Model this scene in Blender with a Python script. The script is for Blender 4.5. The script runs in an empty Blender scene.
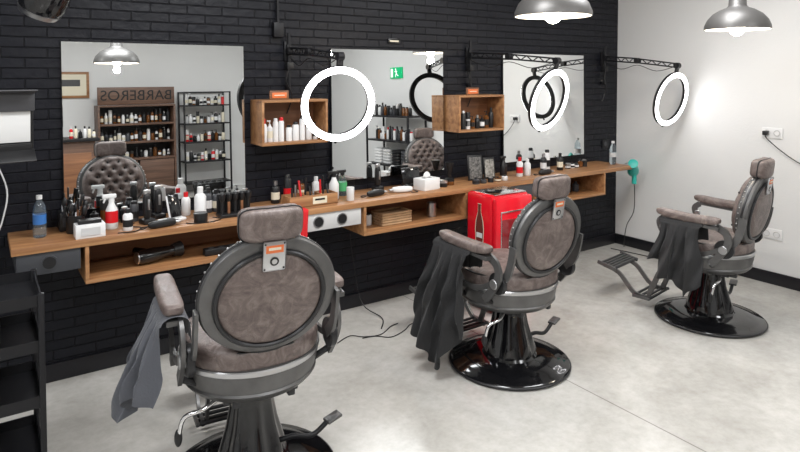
import bpy, bmesh, math, random
from mathutils import Matrix, Vector, Euler
random.seed(7)
R=math.radians
pi=math.pi
# ------------------------------------------------------------------ materials
MC={}
def mat(name,col,rough=.5,metal=0,emis=None,es=0,noise=None,bump=0,bscale=40,trans=0,coat=0,spec=.5,ior=1.45,alpha=1,sheen=0):
    if name in MC: return MC[name]
    m=bpy.data.materials.new(name); m.use_nodes=True
    nt=m.node_tree; p=nt.nodes['Principled BSDF']
    p.inputs['Base Color'].default_value=(*col,1)
    p.inputs['Roughness'].default_value=rough
    p.inputs['Metallic'].default_value=metal
    p.inputs['Transmission Weight'].default_value=trans
    p.inputs['Coat Weight'].default_value=coat
    p.inputs['Specular IOR Level'].default_value=spec
    p.inputs['IOR'].default_value=ior
    p.inputs['Sheen Weight'].default_value=sheen
    if emis:
        p.inputs['Emission Color'].default_value=(*emis,1); p.inputs['Emission Strength'].default_value=es
    if noise or bump:
        tc=nt.nodes.new('ShaderNodeTexCoord')
        if noise:
            sc,amt=noise
            n=nt.nodes.new('ShaderNodeTexNoise'); n.inputs['Scale'].default_value=sc; n.inputs['Detail'].default_value=6
            nt.links.new(tc.outputs['Object'],n.inputs['Vector'])
            cr=nt.nodes.new('ShaderNodeValToRGB')
            cr.color_ramp.elements[0].position=.3; cr.color_ramp.elements[1].position=.7
            cr.color_ramp.elements[0].color=(*[max(0,c*(1-amt)) for c in col],1)
            cr.color_ramp.elements[1].color=(*[min(1,c*(1+amt)) for c in col],1)
            nt.links.new(n.outputs['Fac'],cr.inputs['Fac']); nt.links.new(cr.outputs['Color'],p.inputs['Base Color'])
        if bump:
            n2=nt.nodes.new('ShaderNodeTexNoise'); n2.inputs['Scale'].default_value=bscale; n2.inputs['Detail'].default_value=4
            nt.links.new(tc.outputs['Object'],n2.inputs['Vector'])
            b=nt.nodes.new('ShaderNodeBump'); b.inputs['Strength'].default_value=bump; b.inputs['Distance'].default_value=.01
            nt.links.new(n2.outputs['Fac'],b.inputs['Height']); nt.links.new(b.outputs['Normal'],p.inputs['Normal'])
    MC[name]=m; return m

def wood(name,c1,c2,axis=0,rough=.45):
    m=bpy.data.materials.new(name); m.use_nodes=True; nt=m.node_tree; p=nt.nodes['Principled BSDF']
    tc=nt.nodes.new('ShaderNodeTexCoord'); mp=nt.nodes.new('ShaderNodeMapping')
    s=[26,26,26]; s[axis]=1.6; mp.inputs['Scale'].default_value=s
    n=nt.nodes.new('ShaderNodeTexNoise'); n.inputs['Scale'].default_value=1; n.inputs['Detail'].default_value=8; n.inputs['Distortion'].default_value=.6
    cr=nt.nodes.new('ShaderNodeValToRGB'); cr.color_ramp.elements[0].position=.3; cr.color_ramp.elements[1].position=.7
    cr.color_ramp.elements[0].color=(*c1,1); cr.color_ramp.elements[1].color=(*c2,1)
    L=nt.links.new; L(tc.outputs['Object'],mp.inputs['Vector']); L(mp.outputs['Vector'],n.inputs['Vector']); L(n.outputs['Fac'],cr.inputs['Fac']); L(cr.outputs['Color'],p.inputs['Base Color'])
    b=nt.nodes.new('ShaderNodeBump'); b.inputs['Strength'].default_value=.12; L(n.outputs['Fac'],b.inputs['Height']); L(b.outputs['Normal'],p.inputs['Normal'])
    p.inputs['Roughness'].default_value=rough
    return m

def leather():
    m=bpy.data.materials.new('taupe_leather'); m.use_nodes=True; nt=m.node_tree; p=nt.nodes['Principled BSDF']; L=nt.links.new
    tc=nt.nodes.new('ShaderNodeTexCoord')
    n=nt.nodes.new('ShaderNodeTexNoise'); n.inputs['Scale'].default_value=13; n.inputs['Detail'].default_value=9; n.inputs['Roughness'].default_value=.7; n.inputs['Distortion'].default_value=1.4
    L(tc.outputs['Object'],n.inputs['Vector'])
    cr=nt.nodes.new('ShaderNodeValToRGB'); e=cr.color_ramp.elements; e[0].position=.30; e[1].position=.70
    e[0].color=(.075,.055,.050,1); e[1].color=(.250,.205,.188,1); k=e.new(.5); k.color=(.145,.112,.102,1)
    L(n.outputs['Fac'],cr.inputs['Fac']); L(cr.outputs['Color'],p.inputs['Base Color'])
    v=nt.nodes.new('ShaderNodeTexVoronoi'); v.inputs['Scale'].default_value=160; L(tc.outputs['Object'],v.inputs['Vector'])
    ad=nt.nodes.new('ShaderNodeMath'); ad.operation='MULTIPLY_ADD'; ad.inputs[1].default_value=.25; L(v.outputs['Distance'],ad.inputs[0]); L(n.outputs['Fac'],ad.inputs[2])
    b=nt.nodes.new('ShaderNodeBump'); b.inputs['Strength'].default_value=.4; b.inputs['Distance'].default_value=.006
    L(ad.outputs[0],b.inputs['Height']); L(b.outputs['Normal'],p.inputs['Normal'])
    p.inputs['Roughness'].default_value=.44
    return m
LEA=leather()
GUN=mat('gunmetal',(.130,.128,.127),.40,.55,noise=(14,.15))
GUND=mat('gunmetal_dark',(.040,.040,.042),.35,.6)
BLKG=mat('black_gloss',(.006,.006,.007),.10,coat=.5)
BLKP=mat('black_plastic',(.012,.012,.013),.38)
BLKM=mat('black_metal',(.010,.010,.012),.45,.2)
CHR=mat('chrome',(.75,.75,.76),.14,1)
STEEL=mat('brushed_steel',(.55,.55,.56),.32,1)
WOOD=wood('oak_wood',(.22,.095,.038),(.45,.23,.10))
WOODD=wood('oak_wood_dark',(.15,.06,.028),(.30,.135,.06))
WALN=wood('walnut_wood',(.07,.035,.022),(.16,.085,.055))
WHT=mat('white_plastic',(.74,.74,.74),.35)
RED=mat('red_plastic',(.62,.012,.018),.28)
REDP=mat('red_enamel',(.68,.008,.02),.22,coat=.5)
ORG=mat('orange_label',(.72,.17,.05),.45)
TEAL=mat('teal_plastic',(.03,.42,.36),.35)
GRN=mat('green_plastic',(.08,.40,.16),.35)
BLU=mat('blue_plastic',(.05,.18,.5),.3)
AMB=mat('amber_glass',(.14,.05,.012),.12)
GLS=mat('clear_plastic',(.75,.85,.9),.05,trans=.92,ior=1.3)
CREAM=mat('cream_label',(.72,.66,.52),.5)
GREYP=mat('grey_panel',(.55,.55,.55),.45)
GREYD=mat('grey_panel_dark',(.05,.052,.058),.4)
CARD=mat('cardboard',(.42,.27,.15),.7,noise=(20,.15))
LED=mat('ring_led',(1,1,1),.4,emis=(1,.985,1),es=9.5)
BULB=mat('bulb_glow',(1,.95,.85),.3,emis=(1,.88,.70),es=25)
SHADE=mat('lamp_shade_grey',(.15,.145,.14),.42,.5)
SHADEI=mat('lamp_shade_inner',(.82,.80,.76),.5)
MIR=mat('mirror_glass',(.88,.90,.90),.0,1)
DIFF=mat('softbox_diffuser',(.70,.70,.69),.6)

# ------------------------------------------------------------------ builder
def TR(loc=(0,0,0),rot=(0,0,0),sc=(1,1,1)):
    return Matrix.LocRotScale(Vector(loc),Euler(rot),Vector(sc))
class B:
    def __init__(s,name): s.name=name; s.v=[];s.f=[];s.m=[];s.mats=[]
    def add(s,vs,fs,mt,M=None):
        if mt not in s.mats: s.mats.append(mt)
        k=s.mats.index(mt); o=len(s.v)
        for v in vs:
            v=Vector(v); s.v.append(M@v if M else v)
        for f in fs: s.f.append([i+o for i in f]); s.m.append(k)
    def lathe(s,prof,mt,M=None,seg=24,fl=None):
        vs=[];fs=[];n=len(prof)
        for i,(r,z) in enumerate(prof):
            for j in range(seg):
                a=2*pi*j/seg; rr=r*(1+(fl(a,z) if fl else 0)); rr=max(rr,1e-5)
                vs.append((rr*math.cos(a),rr*math.sin(a),z))
        for i in range(n-1):
            for j in range(seg):
                a=i*seg+j;b=i*seg+(j+1)%seg
                fs.append([a,b,b+seg,a+seg])
        if prof[0][0]>1e-4: fs.append(list(range(seg))[::-1])
        if prof[-1][0]>1e-4: fs.append([(n-1)*seg+j for j in range(seg)])
        s.add(vs,fs,mt,M)
    def cyl(s,c,r,h,mt,rot=(0,0,0),seg=20,r2=None,bev=0):
        r2=r if r2 is None else r2
        p=[(r,0),(r2,h)] if not bev else [(r-bev,0),(r,bev),(r2,h-bev),(r2-bev,h)]
        s.lathe(p,mt,TR(c,rot),seg)
    def box(s,c,d,mt,bev=0,rot=(0,0,0),M=None):
        bm=bmesh.new(); bmesh.ops.create_cube(bm,size=1)
        for v in bm.verts: v.co=Vector((v.co.x*d[0],v.co.y*d[1],v.co.z*d[2]))
        if bev: bmesh.ops.bevel(bm,geom=bm.edges[:],offset=bev,segments=2,affect='EDGES',profile=.5)
        bm.verts.index_update()
        T=TR(c,rot); T=M@T if M else T
        s.add([v.co.copy() for v in bm.verts],[[v.index for v in f.verts] for f in bm.faces],mt,T); bm.free()
    def sup(s,c,d,mt,e=(.5,.5),rot=(0,0,0),M=None,nu=28,nv=14,fn=None):
        def sp(x,p): return math.copysign(abs(x)**p,x)
        vs=[];fs=[]
        for i in range(nv+1):
            t=-pi/2+pi*i/nv
            for j in range(nu):
                a=2*pi*j/nu
                ct=sp(math.cos(t),e[0]) if abs(math.cos(t))>1e-6 else 0
                v=(d[0]*ct*sp(math.cos(a),e[1]),d[1]*ct*sp(math.sin(a),e[1]),d[2]*sp(math.sin(t),e[0]))
                vs.append(fn(v) if fn else v)
        for i in range(nv):
            for j in range(nu):
                a=i*nu+j;b=i*nu+(j+1)%nu; fs.append([a,b,b+nu,a+nu])
        T=TR(c,rot); T=M@T if M else T
        s.add(vs,fs,mt,T)
    def tube(s,pts,r,mt,seg=8,closed=False,M=None):
        pts=[Vector(p) for p in pts]; n=len(pts); vs=[];fs=[]
        up=None
        for i,p in enumerate(pts):
            if closed: t=pts[(i+1)%n]-pts[i-1]
            else: t=pts[min(i+1,n-1)]-pts[max(i-1,0)]
            t.normalize()
            if up is None:
                up=Vector((0,0,1)) if abs(t.z)<.9 else Vector((1,0,0))
            u=(up-t*up.dot(t)); u.normalize(); w=t.cross(u); up=u
            rr=r[i] if isinstance(r,(list,tuple)) else r
            for j in range(seg):
                a=2*pi*j/seg; vs.append(p+u*(rr*math.cos(a))+w*(rr*math.sin(a)))
        m=n if closed else n-1
        for i in range(m):
            for j in range(seg):
                a=i*seg+j;b=i*seg+(j+1)%seg;c=((i+1)%n)*seg
                fs.append([a,b,c+(j+1)%seg,c+j])
        if not closed:
            fs.append(list(range(seg))[::-1]); fs.append([(n-1)*seg+j for j in range(seg)])
        s.add(vs,fs,mt,M)
    def strap(s,x,pts,w,t,mt,M=None):
        P=[Vector((p[0],p[1])) for p in smooth2(pts)]; n=len(P); vs=[];fs=[]
        for i,p in enumerate(P):
            d=P[min(i+1,n-1)]-P[max(i-1,0)]; d.normalize(); q=Vector((-d.y,d.x))*(w/2)
            for (a,xx) in ((1,t/2),(1,-t/2),(-1,-t/2),(-1,t/2)):
                vs.append((x+xx,p.x+a*q.x,p.y+a*q.y))
        for i in range(n-1):
            for j in range(4):
                a=i*4+j;b=i*4+(j+1)%4; fs.append([a,b,b+4,a+4])
        fs.append([0,1,2,3]); fs.append([(n-1)*4+j for j in (3,2,1,0)])
        s.add(vs,fs,mt,M)
    def done(s,parent=None,loc=(0,0,0),rot=(0,0,0),sharp=38):
        me=bpy.data.meshes.new(s.name); me.from_pydata([tuple(v) for v in s.v],[],s.f)
        for m in s.mats: me.materials.append(m)
        for i,p in enumerate(me.polygons): p.material_index=s.m[i]; p.use_smooth=True
        bm=bmesh.new(); bm.from_mesh(me); bmesh.ops.recalc_face_normals(bm,faces=bm.faces[:]); bm.to_mesh(me); bm.free()
        me.set_sharp_from_angle(angle=R(sharp))
        o=bpy.data.objects.new(s.name,me); bpy.context.scene.collection.objects.link(o)
        o.location=loc; o.rotation_euler=rot
        if parent: o.parent=parent
        return o
def smooth2(pts,k=5):
    n=len(pts)
    if n<3: return [tuple(p) for p in pts]
    out=[]
    for i in range(n-1):
        p0=Vector(pts[max(i-1,0)]);p1=Vector(pts[i]);p2=Vector(pts[i+1]);p3=Vector(pts[min(i+2,n-1)])
        for j in range(k):
            t=j/k
            out.append(tuple(.5*((2*p1)+(p2-p0)*t+(2*p0-5*p1+4*p2-p3)*t*t+(3*p1-p0-3*p2+p3)*t**3)))
    out.append(tuple(pts[-1])); return out
def empty(name,loc,rz=0):
    o=bpy.data.objects.new(name,None); o.empty_display_size=.1
    bpy.context.scene.collection.objects.link(o); o.location=loc; o.rotation_euler=(0,0,rz); return o
def text(name,body,size,mt,loc,rot,parent=None,ext=.002):
    c=bpy.data.curves.new(name,'FONT'); c.body=body; c.size=size; c.align_x='CENTER'; c.align_y='CENTER'; c.extrude=ext
    c.materials.append(mt); o=bpy.data.objects.new(name,c); bpy.context.scene.collection.objects.link(o)
    o.location=loc; o.rotation_euler=rot
    if parent: o.parent=parent
    return o

# ------------------------------------------------------------------ room shell
XR=5.31; XL=-3.0; YB=-6.7; ZC=2.95
def shader_brick():
    m=bpy.data.materials.new('black_painted_brick'); m.use_nodes=True; nt=m.node_tree; p=nt.nodes['Principled BSDF']; L=nt.links.new
    tc=nt.nodes.new('ShaderNodeTexCoord'); sp=nt.nodes.new('ShaderNodeSeparateXYZ'); cb=nt.nodes.new('ShaderNodeCombineXYZ')
    L(tc.outputs['Object'],sp.inputs[0]); L(sp.outputs['X'],cb.inputs['X']); L(sp.outputs['Z'],cb.inputs['Y'])
    br=nt.nodes.new('ShaderNodeTexBrick'); br.inputs['Scale'].default_value=1; br.inputs['Brick Width'].default_value=.215; br.inputs['Row Height'].default_value=.056
    br.inputs['Mortar Size'].default_value=.005; br.inputs['Mortar Smooth'].default_value=.8
    br.inputs['Color1'].default_value=(.0062,.0068,.0105,1); br.inputs['Color2'].default_value=(.0095,.0102,.0150,1); br.inputs['Mortar'].default_value=(.0035,.0038,.006,1)
    L(cb.outputs[0],br.inputs['Vector'])
    n=nt.nodes.new('ShaderNodeTexNoise'); n.inputs['Scale'].default_value=22; n.inputs['Detail'].default_value=6; L(tc.outputs['Object'],n.inputs['Vector'])
    inv=nt.nodes.new('ShaderNodeMath'); inv.operation='MULTIPLY_ADD'; inv.inputs[1].default_value=-1; inv.inputs[2].default_value=1
    L(br.outputs['Fac'],inv.inputs[0])
    ad=nt.nodes.new('ShaderNodeMath'); ad.operation='MULTIPLY_ADD'; ad.inputs[1].default_value=.8; L(n.outputs['Fac'],ad.inputs[0]); L(inv.outputs[0],ad.inputs[2])
    b=nt.nodes.new('ShaderNodeBump'); b.inputs['Strength'].default_value=.8; b.inputs['Distance'].default_value=.008
    L(ad.outputs[0],b.inputs['Height']); L(b.outputs['Normal'],p.inputs['Normal'])
    L(br.outputs['Color'],p.inputs['Base Color']); p.inputs['Roughness'].default_value=.40; p.inputs['Specular IOR Level'].default_value=.26
    return m
def shader_floor():
    m=bpy.data.materials.new('polished_concrete'); m.use_nodes=True; nt=m.node_tree; p=nt.nodes['Principled BSDF']; L=nt.links.new
    tc=nt.nodes.new('ShaderNodeTexCoord')
    n=nt.nodes.new('ShaderNodeTexNoise'); n.inputs['Scale'].default_value=2.6; n.inputs['Detail'].default_value=10; n.inputs['Roughness'].default_value=.64; n.inputs['Distortion'].default_value=.4
    L(tc.outputs['Object'],n.inputs['Vector'])
    cr=nt.nodes.new('ShaderNodeValToRGB'); e=cr.color_ramp.elements; e[0].position=.30; e[1].position=.68
    e[0].color=(.430,.415,.385,1); e[1].color=(.600,.585,.555,1); L(n.outputs['Fac'],cr.inputs['Fac'])
    n2=nt.nodes.new('ShaderNodeTexNoise'); n2.inputs['Scale'].default_value=20; n2.inputs['Detail'].default_value=8; n2.inputs['Roughness'].default_value=.7; L(tc.outputs['Object'],n2.inputs['Vector'])
    cr2=nt.nodes.new('ShaderNodeValToRGB'); cr2.color_ramp.elements[0].position=.3; cr2.color_ramp.elements[1].position=.6; cr2.color_ramp.elements[0].color=(.86,.855,.84,1); cr2.color_ramp.elements[1].color=(1,1,1,1); L(n2.outputs['Fac'],cr2.inputs['Fac'])
    mx=nt.nodes.new('ShaderNodeMix'); mx.data_type='RGBA'; mx.blend_type='MULTIPLY'; mx.inputs[0].default_value=1
    L(cr.outputs['Color'],mx.inputs[6]); L(cr2.outputs['Color'],mx.inputs[7])
    sp=nt.nodes.new('ShaderNodeSeparateXYZ'); L(tc.outputs['Object'],sp.inputs[0])
    def line(out,pos):
        c=nt.nodes.new('ShaderNodeMath'); c.operation='COMPARE'; c.inputs[1].default_value=pos; c.inputs[2].default_value=.004; L(out,c.inputs[0]); return c.outputs[0]
    a=line(sp.outputs['X'],2.68); b=line(sp.outputs['Y'],-4.6)
    ad=nt.nodes.new('ShaderNodeMath'); ad.operation='MAXIMUM'; L(a,ad.inputs[0]); L(b,ad.inputs[1])
    sc=nt.nodes.new('ShaderNodeMath'); sc.operation='MULTIPLY'; sc.inputs[1].default_value=.6; L(ad.outputs[0],sc.inputs[0])
    m2=nt.nodes.new('ShaderNodeMix'); m2.data_type='RGBA'; L(sc.outputs[0],m2.inputs[0]); L(mx.outputs[2],m2.inputs[6]); m2.inputs[7].default_value=(.12,.11,.10,1)
    L(m2.outputs[2],p.inputs['Base Color'])
    rr=nt.nodes.new('ShaderNodeMapRange'); rr.inputs['To Min'].default_value=.10; rr.inputs['To Max'].default_value=.26; L(n.outputs['Fac'],rr.inputs['Value']); L(rr.outputs[0],p.inputs['Roughness'])
    p.inputs['Specular IOR Level'].default_value=.65
    bp=nt.nodes.new('ShaderNodeBump'); bp.inputs['Strength'].default_value=.03; L(n.outputs['Fac'],bp.inputs['Height']); L(bp.outputs['Normal'],p.inputs['Normal'])
    return m
WALLW=mat('white_painted_wall',(.70,.70,.695),.6,bump=.12,bscale=60,noise=(1.2,.02))
def slab(name,c,d,m):
    b=B(name); b.box(c,d,m); return b.done()
slab('floor',((XL+XR)/2,YB/2,-.05),(XR-XL+.4,-YB+.4,.1),shader_floor())
slab('ceiling',((XL+XR)/2,YB/2,ZC+.05),(XR-XL+.4,-YB+.4,.1),mat('ceiling_white',(.74,.74,.73),.7,bump=.1,bscale=30))
slab('wall_back',((XL+XR)/2,.1,ZC/2),(XR-XL+.4,.2,ZC),shader_brick())
slab('wall_right',(XR+.1,YB/2,ZC/2),(.2,-YB,ZC),WALLW)
slab('wall_left',(XL-.1,YB/2,ZC/2),(.2,-YB,ZC),WALLW)
slab('wall_front',((XL+XR)/2,YB-.1,ZC/2),(XR-XL+.4,.2,ZC),WALLW)
BBM=mat('baseboard_black',(.010,.010,.013),.35)
b=B('baseboard_right'); b.box((XR-.008,(YB)/2,.05),(.016,-YB,.10),BBM,.003); b.done()
b=B('baseboard_back'); b.box(((XL+XR)/2-.01,-.008,.05),(XR-XL-.02,.016,.10),BBM,.003); b.done()

# ------------------------------------------------------------------ mirrors (tilted very slightly)
for (x0,x1) in ((.387,1.422),(2.06,3.062),(3.72,4.77)):
    b=B('wall_mirror'); w=x1-x0; h=.94
    b.box((0,0,h/2),(w,.006,h),MIR)
    b.box((0,.006,h/2),(w+.006,.005,h+.006),BLKM)
    for sx in (-1,1):
        b.box((sx*w*.35,.018,.03),(.03,.02,.03),BLKM)
        b.box((sx*w*.35,.012,h-.05),(.03,.01,.03),BLKM)
    b.done(loc=((x0+x1)/2,-.030,.945),rot=(R(-1.0),0,0))

# ------------------------------------------------------------------ long shelf
SZ=.86; SD=.40
b=B('styling_shelf_counter')
b.box(((.12+5.0)/2,-SD/2-.001,SZ-.0175),(4.88,SD-.002,.035),WOOD,.002)
def openbox(b,x0,x1,z0,z1,y0,y1,m,t=.018):
    b.box(((x0+x1)/2,(y0+y1)/2,z0+t/2),(x1-x0,y1-y0,t),m,.001)
    b.box((x0+t/2,(y0+y1)/2,(z0+z1)/2+t/2-.001),(t,y1-y0,z1-z0-t),m,.001)
    b.box((x1-t/2,(y0+y1)/2,(z0+z1)/2+t/2-.001),(t,y1-y0,z1-z0-t),m,.001)
    b.box(((x0+x1)/2,y1-.006,(z0+z1)/2+t/2),(x1-x0-2*t,.01,z1-z0-t),WOODD)
zt=SZ-.035
for x0,x1 in ((.44,1.47),(2.10,3.00),(3.72,4.62)):
    openbox(b,x0,x1,.63,zt,-SD+.005,-.005,WOOD)
for (x0,x1,m,cc) in ((.14,.42,GREYD,(.28,)),(1.50,2.08,GREYP,(1.765,1.935)),(3.10,3.70,GREYD,(3.35,3.52))):
    b.box(((x0+x1)/2,-SD/2,zt-.055),(x1-x0,SD-.02,.11),m,.003)
    for c in cc:
        b.cyl((c,-SD+.012,zt-.055),.033,.006,BLKP,(pi/2,0,0))
        b.lathe([(.031,0),(.037,.002),(.037,.008),(.031,.008)],m if m!=GREYP else STEEL,TR((c,-SD+.012,zt-.055),(pi/2,0,0)))
        b.cyl((c,-SD+.008,zt-.055),.030,.006,BLKP,(pi/2,0,0))
shelf=b.done()

# wall box shelves
def wallbox(x0,x1,z0,z1,name='box_shelf'):
    b=B(name); y1=-.001;y0=-.2;t=.016
    b.box(((x0+x1)/2,(y0+y1)/2,z0+t/2),(x1-x0,y1-y0,t),WOOD,.001)
    b.box(((x0+x1)/2,(y0+y1)/2,z1-t/2),(x1-x0,y1-y0,t),WOOD,.001)
    for x in (x0+t/2,x1-t/2): b.box((x,(y0+y1)/2,(z0+z1)/2),(t,y1-y0,z1-z0-2*t),WOOD,.001)
    b.box(((x0+x1)/2,y1-.006,(z0+z1)/2),(x1-x0-2*t,.01,z1-z0-2*t),WOODD)
    return b.done()
wallbox(1.472,1.936,1.25,1.54); wallbox(3.08,3.56,1.25,1.54)
for x in (1.60,3.24):
    b=B('counter_sign_plaque'); b.box((0,0,.03),(.13,.012,.06),WOODD,.003); b.box((0,-.007,.03),(.10,.002,.035),ORG,.0005)
    b.box((0,-.0085,.03),(.07,.001,.006),CREAM); b.done(loc=(x,-.17,1.54))

# ------------------------------------------------------------------ bottles and products
def bottle(b,x,y,z,r,h,mb,mc,style=0,lab=None):
    M=TR((x,y,z))
    if style==0:
        b.lathe([(r*.9,0),(r,.004),(r,h*.68),(r*.75,h*.76),(r*.42,h*.80)],mb,M,16)
        b.lathe([(r*.5,h*.79),(r*.5,h*.99),(r*.4,h)],mc,M,14)
    elif style==1: # aerosol
        b.lathe([(r,0),(r,h*.8),(r*.8,h*.86),(r*.7,h*.86)],mb,M,16)
        b.lathe([(r*.72,h*.85),(r*.72,h*.97),(r*.6,h)],mc,M,14)
    elif style==2: # spray trigger
        b.lathe([(r*.9,0),(r,.005),(r,h*.5),(r*.5,h*.68),(r*.4,h*.76)],mb,M,16)
        b.cyl((x,y,z+h*.75),r*.48,h*.09,mc,seg=14)
        b.box((x-r*.35,y-.002,z+h*.90),(r*2.2,r*.6,h*.11),mc,.004)
        b.box((x-r*1.1,y-.002,z+h*.80),(.008,.012,h*.16),mc,.002,(0,.35,0))
    elif style==3: # jar
        b.lathe([(r*.95,0),(r,.003),(r,h*.6)],mb,M,18); b.lathe([(r*1.03,h*.6),(r*1.03,h*.98),(r*.98,h)],mc,M,18)
    elif style==4: # pump
        b.lathe([(r*.9,0),(r,.005),(r,h*.65),(r*.4,h*.74)],mb,M,16); b.cyl((x,y,z+h*.73),r*.4,h*.08,mc,seg=12); b.cyl((x,y,z+h*.8),r*.14,h*.15,mc,seg=8)
        b.box((x-r*.4,y,z+h*.96),(r*1.4,r*.5,h*.05),mc,.002)
    if lab: b.lathe([(r*1.012,h*.18),(r*1.012,h*.5)],lab,M,16)
def obj_bottle(name,x,y,r,h,mb,mc,style=0,lab=None,z=SZ):
    b=B(name); bottle(b,0,0,0,r,h,mb,mc,style,lab); return b.done(loc=(x,y,z))
def mass(name,x0,x1,y,z,n,hs=(.10,.2),rs=(.016,.028),pal=None,parent=None):
    b=B(name); pal=pal or [(BLKP,BLKP),(WHT,WHT),(AMB,BLKP),(WHT,BLKP),(BLKP,STEEL),(RED,WHT),(CREAM,BLKP),(GREYP,BLKP)]
    for i in range(n):
        mb,mc=random.choice(pal); r=random.uniform(*rs); h=random.uniform(*hs)
        bottle(b,x0+(x1-x0)*(i+.5)/n,y,z,r,h,mb,mc,random.choice([0,1,3,0,4]),random.choice([None,CREAM,WHT,BLKP]))
    return b.done(parent)
DARK=[(BLKP,BLKP),(BLKP,STEEL),(AMB,BLKP),(GREYD,BLKP),(WHT,BLKP)]
DK=[(BLKP,BLKP),(BLKP,STEEL),(AMB,BLKP),(GREYD,BLKP),(BLKG,BLKP)]
# wall box 1
mass('hair_products',1.50,1.66,-.11,1.266,4,(.14,.17),(.018,.02),[(WHT,WHT),(RED,WHT),(WHT,RED),(WHT,RED)])
mass('hair_products',1.67,1.91,-.11,1.266,5,(.10,.18),(.018,.023),DARK+[(WHT,WHT)])
mass('hair_products',3.12,3.52,-.11,1.266,8,(.10,.17),(.018,.022),DARK+[(AMB,STEEL)])
# station 1
b=B('water_bottle'); b.lathe([(.026,0),(.031,.006),(.031,.05),(.029,.055),(.031,.06),(.031,.13),(.026,.165),(.012,.19),(.012,.2)],GLS,seg=20); b.cyl((0,0,.198),.0145,.02,WHT); b.lathe([(.0316,.07),(.0316,.12)],BLU,seg=20); b.done(loc=(.255,-.2,SZ))
b=B('comb_and_brush_cup'); b.lathe([(.042,0),(.045,.004),(.045,.095),(.041,.095),(.04,.01)],BLKP,seg=20)
for i in range(9):
    a=i*.7; t=Vector((math.cos(a)*.05,math.sin(a)*.05,.14+.025*math.sin(i*2.1)))
    b.tube([(math.cos(a)*.02,math.sin(a)*.02,.02),t],.0045,[BLKP,WOODD,STEEL][i%3],6)
    if i%2: b.box(t,(.026,.008,.06),BLKP,.003,(0,.2*math.cos(a),a))
    else: b.sup(t,(.014,.014,.03),BLKP,(1,1),nu=10,nv=6)
b.done(loc=(.42,-.2,SZ))
b=B('card_holder_box'); b.box((0,0,.035),(.14,.09,.07),WHT,.004); b.box((0,-.047,.035),(.09,.002,.04),GREYP); b.box((0,0,.08),(.11,.05,.02),BLKP,.003); b.done(loc=(.47,-.33,SZ))
b=B('scissor_case'); b.box((0,0,.05),(.10,.12,.10),BLKP,.006); b.box((0,-.061,.05),(.07,.002,.05),GREYD); b.tube([(-.03,0,.10),(-.03,0,.13),(.03,0,.13),(.03,0,.10)],.006,STEEL,8); b.done(loc=(.40,-.09,SZ))
obj_bottle('spray_bottle',.595,-.22,.032,.20,WHT,WHT,2,RED)
obj_bottle('shampoo_bottle',.66,-.31,.026,.12,WHT,BLKP,0,BLKP)
mass('barber_products',.50,.76,-.10,SZ,5,(.08,.15),(.020,.024),DK)
def clipper(name,loc,rz,mb=BLKP,stand=True):
    b=B(name)
    if stand:
        b.box((0,0,.015),(.07,.07,.03),mb,.008)
        b.sup((0,0,.10),(.022,.019,.075),mb,(.6,.7)); b.box((0,0,.18),(.040,.016,.025),STEEL,.003); b.box((0,-.02,.11),(.012,.006,.06),STEEL,.002)
    else:
        b.sup((0,0,.022),(.08,.024,.021),mb,(.6,.7)); b.box((.085,0,.02),(.03,.042,.012),STEEL,.003); b.box((0,0,.043),(.05,.012,.004),STEEL,.001)
        b.tube(smooth2([(-.07,0,.02),(-.10,.01,.006),(-.11,.03,.005),(-.09,.05,.005),(-.05,.05,.005)]),.003,BLKP,6)
    return b.done(loc=loc,rot=(0,0,rz))
b=B('phone_charging_stand'); b.box((0,0,.008),(.10,.08,.016),WHT,.004); b.box((0,.01,.075),(.085,.010,.14),WHT,.004,(R(-15),0,0)); b.box((0,.003,.085),(.070,.010,.13),BLKG,.004,(R(-15),0,0)); b.done(loc=(.93,-.22,SZ),rot=(0,0,.4))
clipper('hair_clipper',(.78,-.21,SZ),.3)
clipper('hair_clipper',(.83,-.345,SZ),.2,stand=False)
clipper('hair_clipper',(.865,-.10,SZ),.2)
obj_bottle('shampoo_bottle',1.07,-.24,.034,.185,WHT,WHT,0)
obj_bottle('aftershave_bottle',1.02,-.12,.026,.14,WHT,RED,0)
obj_bottle('pomade_jar',1.04,-.345,.038,.055,BLKP,BLKP,3)
mass('barber_products',1.13,1.42,-.12,SZ,6,(.09,.16),(.020,.026),DK)
b=B('barber_brush_rack'); b.box((0,0,.01),(.2,.1,.02),BLKP,.004); b.box((0,.03,.075),(.2,.012,.12),BLKP,.003)
for i in range(5):
    x=-.08+.04*i; b.cyl((x,-.01,.02),.009,.07,WOODD if i%2 else BLKP,seg=10); b.lathe([(.009,.09),(.018,.11),(.02,.135),(.012,.145)],BLKP,TR((x,-.01,0)),12)
b.done(loc=(1.26,-.29,SZ))
b=B('counter_cables')
b.tube(smooth2([(.60,-.36,.864),(.66,-.375,.864),(.70,-.36,.864),(.73,-.30,.864),(.70,-.26,.864),(.68,-.22,.864),(.72,-.17,.864)]),.003,BLKP,6)
b.tube(smooth2([(.96,-.34,.864),(1.0,-.38,.864),(1.10,-.385,.864),(1.16,-.34,.864),(1.13,-.28,.864)]),.003,BLKP,6); b.done()
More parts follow.
